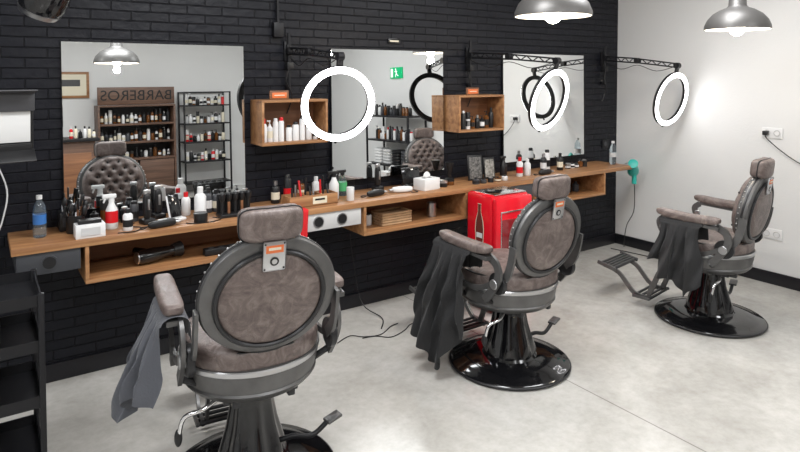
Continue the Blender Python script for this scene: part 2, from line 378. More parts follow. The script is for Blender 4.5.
# station 1-2
b=B('wooden_tool_organiser'); 
b.box((0,0,.005),(.34,.13,.01),WOOD)
for y in (-.06,.06): b.box((0,y,.04),(.34,.01,.07),WOOD,.001)
for x in (-.165,-.05,.06,.165): b.box((x,0,.04),(.01,.11,.07),WOOD,.001)
b.box((.04,-.066,.04),(.10,.002,.045),CREAM); b.box((.04,-.0675,.045),(.07,.001,.012),BLKP)
for i in range(9):
    b.tube([(-.13+.033*i,-.02+.03*(i%2),.012),(-.13+.033*i,-.01+.02*(i%3),.12+.02*(i%4))],.007,[BLKP,STEEL,RED,BLKP][i%4],8)
b.done(loc=(1.76,-.28,SZ))
obj_bottle('hair_tonic_bottle',1.60,-.10,.028,.15,BLKP,STEEL,0,CREAM)
obj_bottle('hair_tonic_bottle',1.69,-.09,.026,.18,BLKP,BLKP,1,RED)
obj_bottle('hair_tonic_bottle',1.79,-.09,.026,.14,AMB,BLKP,0,CREAM)
obj_bottle('spray_bottle',1.985,-.19,.034,.20,WHT,BLKP,2)
obj_bottle('shampoo_bottle',1.89,-.11,.028,.15,WHT,WHT,0)
obj_bottle('spray_bottle',2.09,-.12,.032,.19,GLS,BLKP,2,GRN)
obj_bottle('talc_bottle',2.05,-.30,.026,.09,WHT,WHT,3)
clipper('hair_clipper',(2.27,-.27,SZ),.2,stand=False)
clipper('hair_clipper',(2.50,-.26,SZ),2.9,mb=WHT,stand=False)
clipper('hair_clipper',(2.40,-.09,SZ),.2)
b=B('tissue_box'); b.box((0,0,.042),(.16,.12,.084),WHT,.004); b.box((0,0,.0845),(.08,.03,.002),BLKP)
b.sup((0,0,.10),(.035,.012,.03),WHT,(1.2,1)); b.done(loc=(2.72,-.26,SZ),rot=(0,0,.15))
b=B('barber_tablet'); b.box((0,0,.085),(.16,.012,.12),BLKG,.004,(R(-12),0,0)); b.box((0,.03,.01),(.08,.08,.02),BLKP,.004); b.box((0,.02,.04),(.02,.02,.06),BLKP); b.done(loc=(2.68,-.11,SZ))
obj_bottle('pomade_jar',2.88,-.25,.034,.05,BLKP,STEEL,3)
obj_bottle('pomade_jar',2.97,-.22,.034,.05,AMB,BLKP,3)
b=B('neck_brush'); b.lathe([(.012,0),(.016,.03),(.012,.07),(.02,.09),(.034,.14),(.036,.155)],BLKP,seg=16); b.done(loc=(3.05,-.12,SZ))
b=B('framed_price_card'); b.box((0,0,.10),(.13,.012,.2),BLKP,.003,(R(-8),0,0)); b.box((0,-.0075,.10),(.105,.002,.17),mat('card_print',(.12,.115,.11),.4,noise=(60,.9)),0,(R(-8),0,0)); b.box((0,.035,.04),(.02,.07,.008),BLKP,0,(R(60),0,0)); b.done(loc=(3.27,-.17,SZ),rot=(0,0,-.25))
b=B('framed_price_card'); b.box((0,0,.085),(.11,.012,.17),BLKP,.003,(R(-8),0,0)); b.box((0,-.0075,.085),(.088,.002,.14),mat('card_print2',(.25,.24,.22),.4,noise=(50,.8)),0,(R(-8),0,0)); b.box((0,.03,.03),(.02,.06,.008),BLKP,0,(R(60),0,0)); b.done(loc=(3.42,-.17,SZ),rot=(0,0,-.1))
mass('barber_products',3.12,3.5,-.31,SZ,5,(.035,.06),(.024,.030),DARK)
obj_bottle('spray_bottle',3.62,-.13,.030,.17,BLKP,BLKP,2)
obj_bottle('shampoo_bottle',3.70,-.24,.028,.16,WHT,RED,0,RED)
obj_bottle('shampoo_bottle',3.79,-.24,.028,.14,WHT,WHT,0)
clipper('hair_clipper',(3.94,-.30,SZ),.1,stand=False)
obj_bottle('hair_tonic_bottle',4.05,-.18,.027,.16,BLKP,STEEL,0,WHT)
obj_bottle('hair_tonic_bottle',4.15,-.13,.026,.18,WHT,BLKP,1,BLKP)
obj_bottle('hair_tonic_bottle',4.24,-.20,.027,.15,BLKP,BLKP,0,CREAM)
mass('barber_products',4.34,4.62,-.18,SZ,5,(.04,.09),(.022,.026),DARK)
b=B('water_bottle'); b.lathe([(.026,0),(.031,.006),(.031,.13),(.026,.165),(.012,.19),(.012,.2)],GLS,seg=20); b.cyl((0,0,.198),.0145,.02,WHT); b.lathe([(.0316,.07),(.0316,.11)],GREYP,seg=20); b.done(loc=(4.93,-.24,SZ))
# box contents
def dryer(name,loc,rot,mb):
    b=B(name)
    b.lathe([(.012,-.10),(.030,-.098),(.038,-.07),(.040,0),(.032,.06),(.026,.10),(.030,.11),(.030,.15),(.024,.15)],mb,TR((0,0,0),(0,pi/2,0)),22)
    b.lathe([(.030,-.101),(.034,-.096)],STEEL,TR((0,0,0),(0,pi/2,0)),22)
    b.tube(smooth2([(-.01,0,-.02),(-.005,0,-.07),(-.02,0,-.13),(-.03,0,-.16)]),[.019]*16,mb,12)
    b.lathe([(.033,.112),(.045,.16),(.043,.162)],BLKP,TR((0,0,0),(0,pi/2,0)),22)
    return b.done(loc=loc,rot=rot)
dryer('hair_dryer',(.80,-.27,.695),(R(90),0,R(15)),BLKG)
b=B('power_strip'); b.box((0,0,.02),(.26,.055,.04),BLKP,.006)
for i in range(4): b.cyl((-.09+.06*i,0,.0395),.018,.002,GREYD)
b.done(loc=(1.20,-.30,.649))
b=B('storage_basket'); 
for z in range(5): b.tube([(sx*.12,sy*.07,.009+.018*z) for sx,sy in ((-1,-1),(0,-1.03),(1,-1),(1.02,0),(1,1),(0,1.03),(-1,1),(-1.02,0))],.009,CARD,8,closed=True)
b.box((0,0,.04),(.22,.12,.07),CARD,.004); b.done(loc=(2.42,-.24,.649))
b=B('steel_canister'); b.lathe([(.036,0),(.036,.10),(.033,.10),(.033,.01)],STEEL,seg=22); b.done(loc=(2.78,-.24,.649))
mass('hair_products',2.15,2.28,-.2,.649,2,(.08,.1),(.025,.03),DARK)
mass('hair_products',3.80,4.50,-.2,.649,7,(.07,.13),(.025,.03),DARK)
# teal dryer hanging from the shelf end on a hook
b=B('hanging_hair_dryer')
HD=TR((0,0,0),(0,R(60),R(215)))
b.lathe([(.012,-.09),(.040,-.088),(.052,-.06),(.052,0),(.040,.05),(.032,.10),(.024,.10)],TEAL,HD,22)
b.lathe([(.032,.10),(.044,.14),(.042,.141)],TEAL,HD,22)
b.lathe([(.030,-.0905),(.036,-.086)],BLKP,HD,22)
b.tube(smooth2([(0,0,.0),(.02,0,-.06),(.02,0,-.14)]),.022,TEAL,12)
b.tube(smooth2([(.02,0,-.12),(.03,.0,-.25),(.06,.03,-.42),(.03,.08,-.55),(.05,.12,-.70),(.13,.18,-.80)]),.004,BLKP,6)
b.tube(smooth2([(0,0,.03),(-.02,.02,.06),(-.05,.05,.05),(-.098,.05,.03)]),.005,STEEL,6)
b.done(loc=(5.10,-.34,.81))
# red cloth on the shelf edge
b=B('red_towel')
vs=[];fs=[];n=14;m_=16
for i in range(n+1):
    for j in range(m_+1):
        u=i/n-.5; s=j/m_
        if s<.25: y=.06-.24*s-.0; z=.002+.002
        else: y=-.008-.012*math.sin(u*22)*(s-.25)-.012; z=.002-(s-.25)*.30
        vs.append((u*.10*(1-.2*s),y,z))
for i in range(n):
    for j in range(m_):
        a=i*(m_+1)+j; fs.append([a,a+1,a+m_+2,a+m_+1])
b.add(vs,fs,mat('red_cloth',(.6,.015,.02),.85,bump=.3,bscale=80)); b.done(loc=(1.64,-.39,SZ),sharp=180)

# ------------------------------------------------------------------ ring lights
def ring(loc,yaw,pitch,mount,dia=.46,roll=0):
    E=empty('ring_light',(0,0,0))
    r0=dia/2-.021
    b=B('led_ring')
    def torus(prof,mt):
        seg=72;vs=[];fs=[];n=len(prof)
        for j in range(seg):
            a=2*pi*j/seg
            for (dr,y) in prof: vs.append(((r0+dr)*math.cos(a),y,(r0+dr)*math.sin(a)))
        for j in range(seg):
            for i in range(n-1):
                a=j*n+i;c=((j+1)%seg)*n+i; fs.append([a,a+1,c+1,c])
        b.add(vs,fs,mt)
    torus([(.0205,-.012),(.017,-.017),(.010,-.0195),(-.010,-.0195),(-.017,-.017),(-.0205,-.012)],LED)
    torus([(.0205,-.012),(.0215,-.010),(.0215,.014),(-.0215,.014),(-.0215,-.010),(-.0205,-.012)],BLKP)
    b.box((0,.006,r0+.04),(.04,.02,.05),BLKP,.004)
    b.tube([(0,.012,-r0),(0,.02,-r0-.04)],.008,BLKP)
    b.done(E,loc,(pitch,0,yaw))
    top=Vector(loc)+Euler((pitch,0,yaw)).to_matrix()@Vector((0,.006,r0+.06))
    b=B('wall_arm'); mx,mz=mount
    b.box((mx,-.012,mz),(.05,.022,.13),BLKM,.003); b.box((mx,-.032,mz+.02),(.03,.03,.05),BLKM,.003)
    s=Vector((mx,-.05,mz)); e=Vector(top)+Vector((0,0,.02)); d=e-s; mid=s+d*.5+Vector((-.03,0,.01))
    for off in (.020,-.020):
        b.tube([s+Vector((0,0,off)),mid+Vector((0,0,off))],.0065,BLKM); b.tube([mid+Vector((0,0,off*.9)),e+Vector((0,0,off*.8))],.006,BLKM)
    k=8
    for i in range(k):
        p=s.lerp(mid,i/k);q=s.lerp(mid,(i+1)/k); sg=1 if i%2 else -1
        b.tube([p+Vector((0,0,.020*sg)),q-Vector((0,0,.020*sg))],.0045,BLKM,6)
        p=mid.lerp(e,i/k);q=mid.lerp(e,(i+1)/k)
        b.tube([p+Vector((0,0,.018*sg)),q-Vector((0,0,.018*sg))],.0045,BLKM,6)
    for p in (s,mid,e): b.cyl(p+Vector((-.02,0,0)),.026,.04,BLKM,(0,pi/2,0))
    b.tube([e,Vector(top)-Vector((0,0,.03))],.010,BLKM)
    b.tube(smooth2([s+Vector((0,0,-.04)),s.lerp(mid,.5)+Vector((0,0,-.09)),mid+Vector((0,0,-.04)),mid.lerp(e,.5)+Vector((0,0,-.07)),e]),.003,BLKP,6)
    b.done(E)
    b=B('clamp_rail'); b.tube([(mx-.0,-.04,mz-.26),(mx,-.04,mz+.12)],.011,BLKM); b.box((mx,-.018,mz-.24),(.03,.034,.03),BLKM,.002); b.box((mx,-.04,mz-.10),(.045,.05,.05),BLKP,.004)
    b.tube(smooth2([(mx,-.05,mz-.1),(mx-.03,-.06,mz-.2),(mx+.02,-.04,mz-.3),(mx-.01,-.02,mz-.42)]),.004,BLKP,6); b.done(E)
ring((1.795,-.60,1.525),R(-12),R(10),(1.73,1.86))
ring((3.50,-.73,1.515),R(10),R(15),(3.33,1.86),.475)
ring((4.975,-.79,1.49),R(1),R(13),(5.06,1.86),.475)

# ------------------------------------------------------------------ pendant lamps
def pendant(x,y,z=2.0,k=1.0):
    E=empty('pendant_lamp',(x,y,z))
    b=B('shade')
    pro=[(.219,-.004),(.226,-.004),(.225,.022),(.205,.07),(.165,.115),(.115,.145),(.075,.16),(.062,.175),(.058,.23),(.045,.245),(.02,.25),(.00,.252)]
    inn=[(.219,-.004),(.219,.022),(.200,.066),(.160,.109),(.110,.138),(.06,.15),(0,.151)]
    def lz(prof,mt,seg=48):
        vs=[];fs=[]
        for (r,h) in prof:
            for j in range(seg):
                a=2*pi*j/seg; rr=max(r*k,1e-4); vs.append((rr*math.cos(a),rr*math.sin(a),h*k))
        for i in range(len(prof)-1):
            for j in range(seg):
                p=i*seg+j;q=i*seg+(j+1)%seg; fs.append([p,q,q+seg,p+seg])
        b.add(vs,fs,mt)
    lz(pro,SHADE); lz(inn,SHADEI); b.done(E)
    b=B('bulb'); b.sup((0,0,.008),(.050,.050,.055),BULB,(1,1)); b.cyl((0,0,.05),.022,.095,STEEL); b.done(E)
    b=B('cord'); b.tube([(0,0,.25*k),(0,0,ZC-z-.01)],.004,BLKP); b.cyl((0,0,ZC-z-.03),.05,.029,BLKM); b.done(E)
    l=bpy.data.lights.new('bulb_light','POINT'); l.energy=9; l.color=(1,.88,.72); l.shadow_soft_size=.04
    o=bpy.data.objects.new('bulb_light',l); o.location=(0,0,-.09); o.parent=E; bpy.context.scene.collection.objects.link(o)
pendant(2.77,-1.41,2.045,.98); pendant(4.24,-1.72,2.01,.90); pendant(1.42,-4.35,2.0,1.15)

# ceiling spotlight (top left)
b=B('ceiling_spotlight')
b.lathe([(.04,.0),(.085,.01),(.10,.05),(.10,.16),(.085,.19),(.05,.20)],BLKG,TR((0,0,0),(R(25),R(20),0)),28)
b.lathe([(.0,-.004),(.08,-.004),(.092,.02)],STEEL,TR((0,0,0),(R(25),R(20),0)),28)
b.tube([(.0,-.02,.12),(0,-.02,ZC-1.98-.02)],.014,BLKM); b.cyl((0,-.02,ZC-1.98-.03),.06,.029,BLKM); b.done(loc=(.235,-.64,1.98))

# LED softbox panel on stand at left
E=empty('studio_light_panel',(.025,-.45,0),0)
b=B('light_head'); M=TR((.0,0,1.47),(R(4),0,R(8)))
b.box((0,.03,0),(.40,.06,.30),BLKP,.006,M=M); b.box((0,-.004,-.015),(.37,.01,.15),DIFF,.002,M=M)
b.box((0,-.012,.105),(.40,.03,.09),mat('barn_door_grey',(.06,.06,.065),.5),.004,M=M)
b.box((0,-.05,.155),(.40,.08,.006),MC['barn_door_grey'],.001,(R(-15),0,0),M=M)
b.box((0,-.035,-.15),(.40,.08,.006),BLKP,.001,(R(40),0,0),M=M); b.box((0,-.006,-.12),(.38,.014,.05),BLKP,.003,M=M)
b.done(E)
b=B('light_stand'); b.tube([(-.26,.08,.05),(-.26,.08,1.60)],.012,BLKM); b.tube([(-.26,.08,1.47),(-.15,.06,1.47)],.012,BLKM)
for a in (0.3,2.4,4.5): b.tube([(-.26,.08,.42),(-.26+.28*math.cos(a),.08+.28*math.sin(a),.012)],.009,BLKM)
b.done(E)

# trolley
b=B('salon_trolley'); x0,x1,y0,y1=-.36,.19,-1.12,-.76
for x in (x0,x1):
    for y in (y0,y1):
        b.box((x,y,.46),(.022,.022,.78),BLKM,.002)
        b.cyl((x-.012,y,.035),.034,.024,BLKP,(0,pi/2,0)); b.box((x,y,.07),(.02,.03,.02),STEEL)
for z in (.16,.40,.62,.80):
    b.box(((x0+x1)/2,(y0+y1)/2,z),(x1-x0,y1-y0,.006),BLKM)
    for y in (y0,y1): b.box(((x0+x1)/2,y,z+.022),(x1-x0,.006,.045),BLKM)
    for x in (x0,x1): b.box((x,(y0+y1)/2,z+.022),(.006,y1-y0,.045),BLKM)
b.tube([(x0,y0,.85),(x0,y0,.88),(x0,y1,.88),(x0,y1,.85)],.008,BLKM)
b.box((-.05,-.9,.655),(.22,.16,.06),BLKP,.01); b.box((-.1,-.95,.435),(.2,.2,.06),GREYD,.01)
b.done()

# ------------------------------------------------------------------ red mini fridge
E=empty('red_drink_cooler',(3.143,-.585,0))
b=B('cabinet'); w,d,h=.37,.31,.83
b.box((0,.02,h/2+.02),(w,d-.04,h),REDP,.025)
b.box((0,-d/2+.02,h/2+.02),(w-.01,.045,h-.03),REDP,.018)
b.box((0,-d/2-.003,h/2+.06),(w-.11,.006,h-.42),mat('cooler_glass',(.20,.012,.016),.06,coat=1),.002)
for z in (.225,.735):
    b.box((0,-d/2-.004,z),(w-.09,.010,.010),CHR,.003)
for x in (-(w-.10)/2,(w-.10)/2): b.box((x,-d/2-.004,.48),(.008,.010,.50),CHR,.003)
b.box((w/2-.035,-d/2-.02,.52),(.014,.03,.18),CHR,.004)
b.box((0,.0,h+.022),(w-.06,d-.08,.008),CHR,.003)
for sx in (-1,1):
    for sy in (-1,1): b.cyl((sx*.14,sy*.11,0),.018,.03,BLKP)
b.done(E)
b=B('bottle_picture')
pr=[(.024,0),(.026,.02),(.022,.08),(.026,.15),(.022,.20),(.010,.25),(.009,.29),(.011,.30)]
x=-w/2-.0012
for sc,mt_,dx in ((1.35,CREAM,0),(1.15,mat('bottle_print_brown',(.16,.04,.03),.25),-.0006)):
    P=[(x+dx,-r*sc*1.35,.40+z*1.25*(1 if sc<1.2 else 1.01)) for r,z in pr]+[(x+dx,r*sc*1.35,.40+z*1.25*(1 if sc<1.2 else 1.01)) for r,z in pr[::-1]]
    fs=[[i,i+1,len(P)-2-i,len(P)-1-i] for i in range(len(pr)-1)]
    b.add(P,fs,mt_)
b.box((x,0,.55),(.0035,.06,.035),WHT)
b.done(E,loc=(0,.01,0))

# ------------------------------------------------------------------ barber chairs
CAPEG=mat('cape_grey',(.070,.074,.088),.75,bump=.2,bscale=120,sheen=.25)
CAPEB=mat('cape_black',(.012,.012,.013),.75,bump=.2,bscale=120,sheen=.1)
def chair(x,y,rz,L,cape):
    E=empty('barber_chair',(x,y,0),rz)
    b=B('base')
    b.lathe([(.34,0),(.352,.006),(.352,.020),(.342,.028),(.315,.030),(.300,.040),(.22,.055),(.16,.062),(.15,.075)],BLKG,seg=56)
    b.lathe([(.353,.006),(.357,.010),(.357,.016),(.353,.020)],GUND,seg=56)
    b.done(E)
    b=B('column')
    zt_=.44+L
    fl=lambda a,z:.07*math.cos(8*a)*(1 if .08<z<zt_-.03 else 0)
    b.lathe([(.15,.062),(.148,.09),(.125,.16),(.102,.24),(.088,.32),(.084,zt_-.03),(.10,zt_)],BLKG,seg=64,fl=fl)
    b.box((.0,0,zt_),(.30,.34,.03),GUND,.006)
    for sx in (-1,1): b.box((sx*.11,0,zt_+.01),(.03,.42,.05),GUND,.006)
    b.done(E)
    b=B('foot_pump_lever')
    b.tube(smooth2([(.07,-.03,.13),(.16,-.05,.15),(.25,-.05,.13),(.33,-.04,.17)]),.011,BLKM,10)
    b.box((.35,-.04,.178),(.075,.05,.014),GUN,.005,(0,R(-12),.2)); b.cyl((.08,-.03,.11),.028,.05,BLKM)
    b.done(E)
    b=B('recline_lever')
    b.tube(smooth2([(-.14,-.10,.44+L),(-.22,-.14,.42+L),(-.29,-.13,.40+L),(-.31,-.12,.33+L)]),.009,CHR,10)
    b.sup((-.312,-.118,.32+L),(.015,.015,.035),BLKP,(1,1)); b.done(E)
    b=B('seat_shell')
    M=TR((0,.02,L),(0,0,0),(1,1.02,1))
    b.lathe([(.10,.435),(.21,.438),(.25,.450),(.270,.470),(.276,.480),(.270,.488),(.279,.52),(.285,.555),(.286,.585),(.272,.59)],GUN,M,64)
    b.lathe([(.287,.560),(.291,.564),(.291,.580),(.287,.584)],STEEL,M,64)
    b.done(E)
    b=B('seat_cushion')
    def sq(v):
        x_,y_,z_=v; d_=0
        if z_>0:
            for k in range(-2,3):
                d_+=.006*math.exp(-((x_-.1*k)/.012)**2)
        return (x_,y_,z_-d_)
    b.sup((0,.02,.620+L),(.278,.284,.062),LEA,(.45,.9),fn=sq,nu=56,nv=24)
    b.tube([(.273*math.cos(a),.02+.277*math.sin(a),.652+L) for a in [2*pi*i/48 for i in range(48)]],.006,GUND,6,closed=True)
    b.done(E)
    b=B('backrest')
    BM=TR((0,-.285,.885+L),(R(10),0,0))
    LM=BM@TR((0,0,0),(pi/2,0,0),(1,.89,1))
    b.lathe([(.236,-.05),(.256,-.040),(.264,-.02),(.264,.008),(.260,.016),(.250,.020),(.215,.024),(.20,.018)],GUN,LM,72)
    LI=BM@TR((0,0,-.010),(pi/2,0,0),(1,.915,1))
    b.lathe([(0,.046),(.06,.046),(.13,.044),(.180,.038),(.199,.024)],LEA,LI,64)
    b.lathe([(.198,.020),(.198,.032),(.203,.037),(.211,.037),(.216,.031),(.216,.018)],GUND,LI,72)
    b.lathe([(.2645,-.014),(.268,-.010),(.268,-.004),(.2645,0)],GUND,LM,72)
    for i in range(40):
        a=2*pi*i/40; p=LM@Vector((.262*math.cos(a),.262*math.sin(a),-.030))
        b.sup(p,(.0045,.0045,.0045),STEEL,(1,1),nu=8,nv=5)
    nr=22;na=72;vs=[];fs=[]
    tuft=[]
    for i in range(-4,5):
        for j in range(-4,5):
            px=i*.085+(.0425 if j%2 else 0); pz=j*.062
            if math.hypot(px,pz)<.215: tuft.append((px,pz))
    for i in range(nr+1):
        r=.240*i/nr
        for j in range(na):
            a=2*pi*j/na; px=r*math.cos(a);pz=r*math.sin(a)
            h=.050+.045*math.sqrt(max(0,1-(i/nr)**4))
            for (tx,tz) in tuft:
                d2=(px-tx)**2+(pz-tz)**2; h-=.024*math.exp(-d2/.00045)
            vs.append((px,h if i<nr else .045,pz*.89))
    for i in range(nr):
        for j in range(na):
            a=i*na+j;c=i*na+(j+1)%na; fs.append([a,c,c+na,a+na])
    b.add(vs,fs,LEA,BM)
    for (tx,tz) in tuft: b.sup((tx,.075,tz*.89),(.008,.006,.008),GUND,(1,1),M=BM,nu=8,nv=5)
    b.box((0,.012,.215),(.15,.020,.07),GUN,.006,M=BM)
    b.box((0,-.046,.172),(.086,.006,.115),STEEL,.006,M=BM)
    b.box((0,-.0498,.200),(.066,.002,.030),ORG,.001,M=BM)
    b.box((0,-.0512,.202),(.046,.001,.010),CREAM,0,M=BM)
    b.lathe([(0,.0),(.017,.0),(.017,.002),(0,.002)],GUND,BM@TR((0,-.0495,.152),(pi/2,0,0)),20)
    b.lathe([(0,.002),(.010,.002),(.010,.003),(0,.003)],STEEL,BM@TR((0,-.0495,.152),(pi/2,0,0)),16)
    for sx in (-1,1):
        for sz in (-1,1): b.sup((sx*.036,-.050,.172+sz*.049),(.004,.002,.004),GUND,(1,1),M=BM,nu=8,nv=5)
    b.done(E)
    b=B('headrest')
    HM=BM@TR((0,.015,.278),(R(-4),0,0))
    def hr(v): return (v[0],v[1]+.020*(v[0]/.12)**2-.01,v[2])
    b.sup((0,0,0),(.120,.046,.062),LEA,(.42,.42),M=HM,nu=44,nv=20,fn=hr)
    b.tube([Vector(hr((.121*math.copysign(abs(math.cos(a))**.4,math.cos(a)),-.012,.063*math.copysign(abs(math.sin(a))**.4,math.sin(a))))) for a in [2*pi*i/40+.01 for i in range(40)]],.0035,GUND,6,closed=True,M=HM)
    for sx in (-1,1): b.box((sx*.05,.012,.235),(.014,.012,.10),STEEL,.003,M=BM)
    b.done(E)
    for s in (-1,1):
        b=B('armrest')
        xx=s*.325
        def ar(v): return (v[0],v[1],v[2]+.012*(v[1]/.2)**2+ .035*v[1])
        b.sup((xx,.03,.826+L),(.042,.205,.027),LEA,(.55,.45),nu=36,nv=14,fn=ar)
        b.strap(xx,[(-.17,.785+L),(0,.795+L),(.19,.806+L)],.020,.060,GUN)
        b.strap(xx-s*.02,[(.19,.80+L),(.225,.765+L),(.20,.70+L),(.13,.655+L),(.085,.60+L),(.10,.52+L)],.040,.016,GUN)
        b.strap(xx-s*.02,[(-.14,.79+L),(-.20,.755+L),(-.215,.69+L),(-.17,.61+L),(-.11,.54+L)],.045,.016,GUN)
        b.strap(xx-s*.02,[(-.19,.66+L),(-.08,.60+L),(.03,.585+L),(.11,.60+L)],.028,.014,GUN)
        b.cyl((xx-s*.045-.012,-.185,.645+L),.060,.028,GUND,(0,pi/2,0),seg=28,bev=.004)
        b.cyl((xx-s*.02-.012,-.185,.645+L),.028,.026,STEEL,(0,pi/2,0),seg=22,bev=.003)
        b.strap(xx-s*.055,[(-.185,.645+L),(-.245,.70+L),(-.275,.78+L),(-.290,.86+L)],.045,.014,GUN)
        b.tube([(xx-s*.02,.10,.53+L),(s*.24,.09,.50+L)],.014,GUND); b.tube([(xx-s*.02,-.11,.545+L),(s*.24,-.10,.51+L)],.014,GUND)
        b.cyl((xx-s*.02-.012,.205,.735+L),.018,.026,STEEL,(0,pi/2,0),seg=18,bev=.003)
        b.done(E)
    b=B('footrest')
    for s in (-1,1):
        b.strap(s*.12,[(.18,.46+L),(.28,.38+L),(.34,.22+L*.5),(.38,.09)],.035,.014,GUN)
        b.strap(s*.14,[(.36,.075),(.48,.09),(.60,.21),(.72,.245)],.030,.014,GUN)
    for yy,zz in ((.36,.075),(.395,.075),(.43,.078),(.465,.082)): b.box((0,yy,zz),(.32,.018,.014),GUND,.004)
    for s in (-1,1): b.box((s*.165,.415,.076),(.016,.13,.02),GUN,.004)
    M=TR((0,.68,.25),(R(12),0,0))
    b.box((0,0,0),(.36,.13,.012),GUND,.005,M=M)
    for k in range(5): b.box((0,-.05+.025*k,.009),(.33,.010,.008),GUN,.002,M=M)
    for s in (-1,1): b.box((s*.18,0,.004),(.014,.15,.028),GUN,.004,M=M)
    b.done(E)
    # cape tucked under the left arm pad and hanging down
    yc,wd,Lo,Li,out,mt_,nf,ph,drag=cape
    b=B('draped_cape'); n=80;m_=70;vs=[];fs=[]
    zt2=.814+L; xr=-.325; ra=.050
    for i in range(n+1):
        u=i/n*2-1
        Lu=Lo*(.80+.16*math.sin(u*2.3+ph)+.07*math.sin(u*6+ph*2))
        Lin=Li*(.85+.15*math.sin(u*3+ph))
        for j in range(m_+1):
            s=-Lin-pi*ra/2+(Lin+Lu+pi*ra)*j/m_
            if s<-pi*ra/2: dn=-s-pi*ra/2; xo=ra; z=zt2-ra*.6-dn; sd=1
            elif s>pi*ra/2: dn=s-pi*ra/2; xo=-ra; z=zt2-ra*.6-dn; sd=-1
            else: dn=0; a=s/ra; xo=-ra*math.sin(a); z=zt2-ra*.6+ra*.6*math.cos(a); sd=0
            f=min(1,dn/.20)
            fold=math.sin(u*nf*pi+ph+2.6*dn+.9*math.sin(3*u+ph+3*dn))
            fold2=math.sin(u*nf*2.3*pi+ph*3-9*dn+math.sin(11*dn))
            crk=math.sin(14*dn*2+5*u+ph)*math.sin(9*u-7*dn+ph)
            amp=.036*f*(1 if sd<0 else .25)
            g=amp*fold+.013*f*fold2+.010*f*crk
            xx=xr+xo
            if sd<0: xx-= .004+out*(dn/Lo)**.8*math.exp(-1.2*u*u)*.9 - g + .02*f
            elif sd>0: xx+= abs(g)*.3+.004
            pinch=1-.18*math.exp(-((dn-.08)/.10)**2) if sd<0 else 1
            yy=yc+drag*dn+u*wd/2*pinch*(1+.5*dn)+.016*f*math.cos(u*nf*pi*1.3+4*dn)
            zz=z+.012*crk*f
            vs.append((xx,yy,max(zz,.065)))
    for i in range(n):
        for j in range(m_):
            a=i*(m_+1)+j; fs.append([a,a+1,a+m_+2,a+m_+1])
    b.add(vs,fs,mt_); b.done(E,sharp=180)
    return E
chair(.935,-1.40,R(-7),-.012,(-.03,.30,.41,.10,.12,CAPEG,3.4,.6,.02))
chair(2.573,-1.27,R(1),-.07,(.10,.32,.66,.12,.13,CAPEB,3.2,1.9,.10))
chair(4.20,-1.585,R(9),-.07,(.06,.28,.44,.12,.10,CAPEB,2.6,2.7,.08))

# ------------------------------------------------------------------ sockets and cables
for (y,z) in ((-1.477,1.23),(-1.49,.41)):
    b=B('wall_socket'); b.box((0,0,0),(.012,.16,.085),WHT,.004)
    for s in (-1,1):
        b.lathe([(.026,0),(.026,.003),(.022,.003),(.020,-.0)],GREYP,TR((-.006,s*.038,0),(0,-pi/2,0)),20); b.cyl((-.0065,s*.038,0),.019,.002,WHT,(0,-pi/2,0))
    if z>1: b.box((-.03,.038,0),(.05,.035,.035),BLKP,.006)
    b.done(loc=(XR-.0065,y,z))
b=B('wall_cable'); b.tube(smooth2([(XR-.05,-1.44,1.23),(XR-.045,-1.46,1.18),(XR-.02,-1.60,1.06),(XR-.012,-1.75,.98),(XR-.012,-1.95,.92)],8),.004,BLKP,6); b.done()
b=B('wall_socket'); b.box((0,0,0),(.09,.012,.09),BLKM,.004); b.cyl((0,-.006,0),.022,.003,GREYD,(pi/2,0,0)); b.done(loc=(5.12,-.0065,1.02))
b=B('conduit_box'); b.box((0,0,0),(.07,.04,.10),BLKM,.006); b.tube([(0,0,.05),(0,0,ZC-2.02)],.010,BLKM); b.done(loc=(1.66,-.021,2.0))
b=B('floor_cables')
for k,(x,y) in enumerate(((1.85,-.48),(2.0,-.55))):
    pts=[(x+.10*i+.02*math.sin(i*2+k),y+.05*math.sin(i*1.7+k),.005) for i in range(6)]
    b.tube(smooth2(pts),.003,BLKP,6)
b.tube(smooth2([(2.2,-.03,.55),(2.22,-.06,.3),(2.25,-.12,.06),(2.3,-.3,.006),(2.2,-.45,.006)]),.004,BLKP,6)
b.tube(smooth2([(5.08,-.12,.006),(5.14,-.5,.006),(5.16,-.8,.006),(5.05,-.95,.006),(4.85,-.9,.006)]),.004,BLKP,6)
b.done()
b=B('white_cable'); b.tube(smooth2([(.02,-.02,1.55),(.06,-.03,1.3),(.12,-.05,1.1),(.10,-.06,.95),(.06,-.05,.80),(.04,-.03,.5)]),.004,WHT,6); b.done()
b=B('wall_plaque'); b.box((0,0,0),(.11,.01,.04),BLKG,.002); b.box((0,-.0055,0),(.08,.001,.012),CREAM); b.done(loc=(2.60,-.006,1.955))

# ------------------------------------------------------------------ things behind (seen in the mirrors)
def rack(name,x0,x1,y0,y1,h,zs,m=BLKM,shm=None):
    b=B(name)
    for x in (x0,x1):
        for y in (y0,y1): b.box((x,y,h/2),(.025,.025,h),m,.002)
    for z in zs: b.box(((x0+x1)/2,(y0+y1)/2,z),(x1-x0,y1-y0,.022),shm or m,.002)
    b.box(((x0+x1)/2,y0,h-.012),(x1-x0,.02,.02),m); b.box(((x0+x1)/2,y1,h-.012),(x1-x0,.02,.02),m)
    return b.done()
b=B('product_cabinet'); x0,x1,y0,y1=1.5,2.6,-6.68,-6.33
for x in (x0,x1): b.box((x,(y0+y1)/2,.73),(.03,y1-y0,1.46),WALN,.002)
b.box(((x0+x1)/2,y0+.01,.73),(x1-x0,.015,1.46),BLKM)
for z in (.03,.62,.88,1.16,1.445): b.box(((x0+x1)/2,(y0+y1)/2,z),(x1-x0-.03,y1-y0,.03),WALN,.002)
for k in range(2): b.box((x0+.28+.54*k,y1-.01,.32),(.51,.02,.55),WALN,.004)
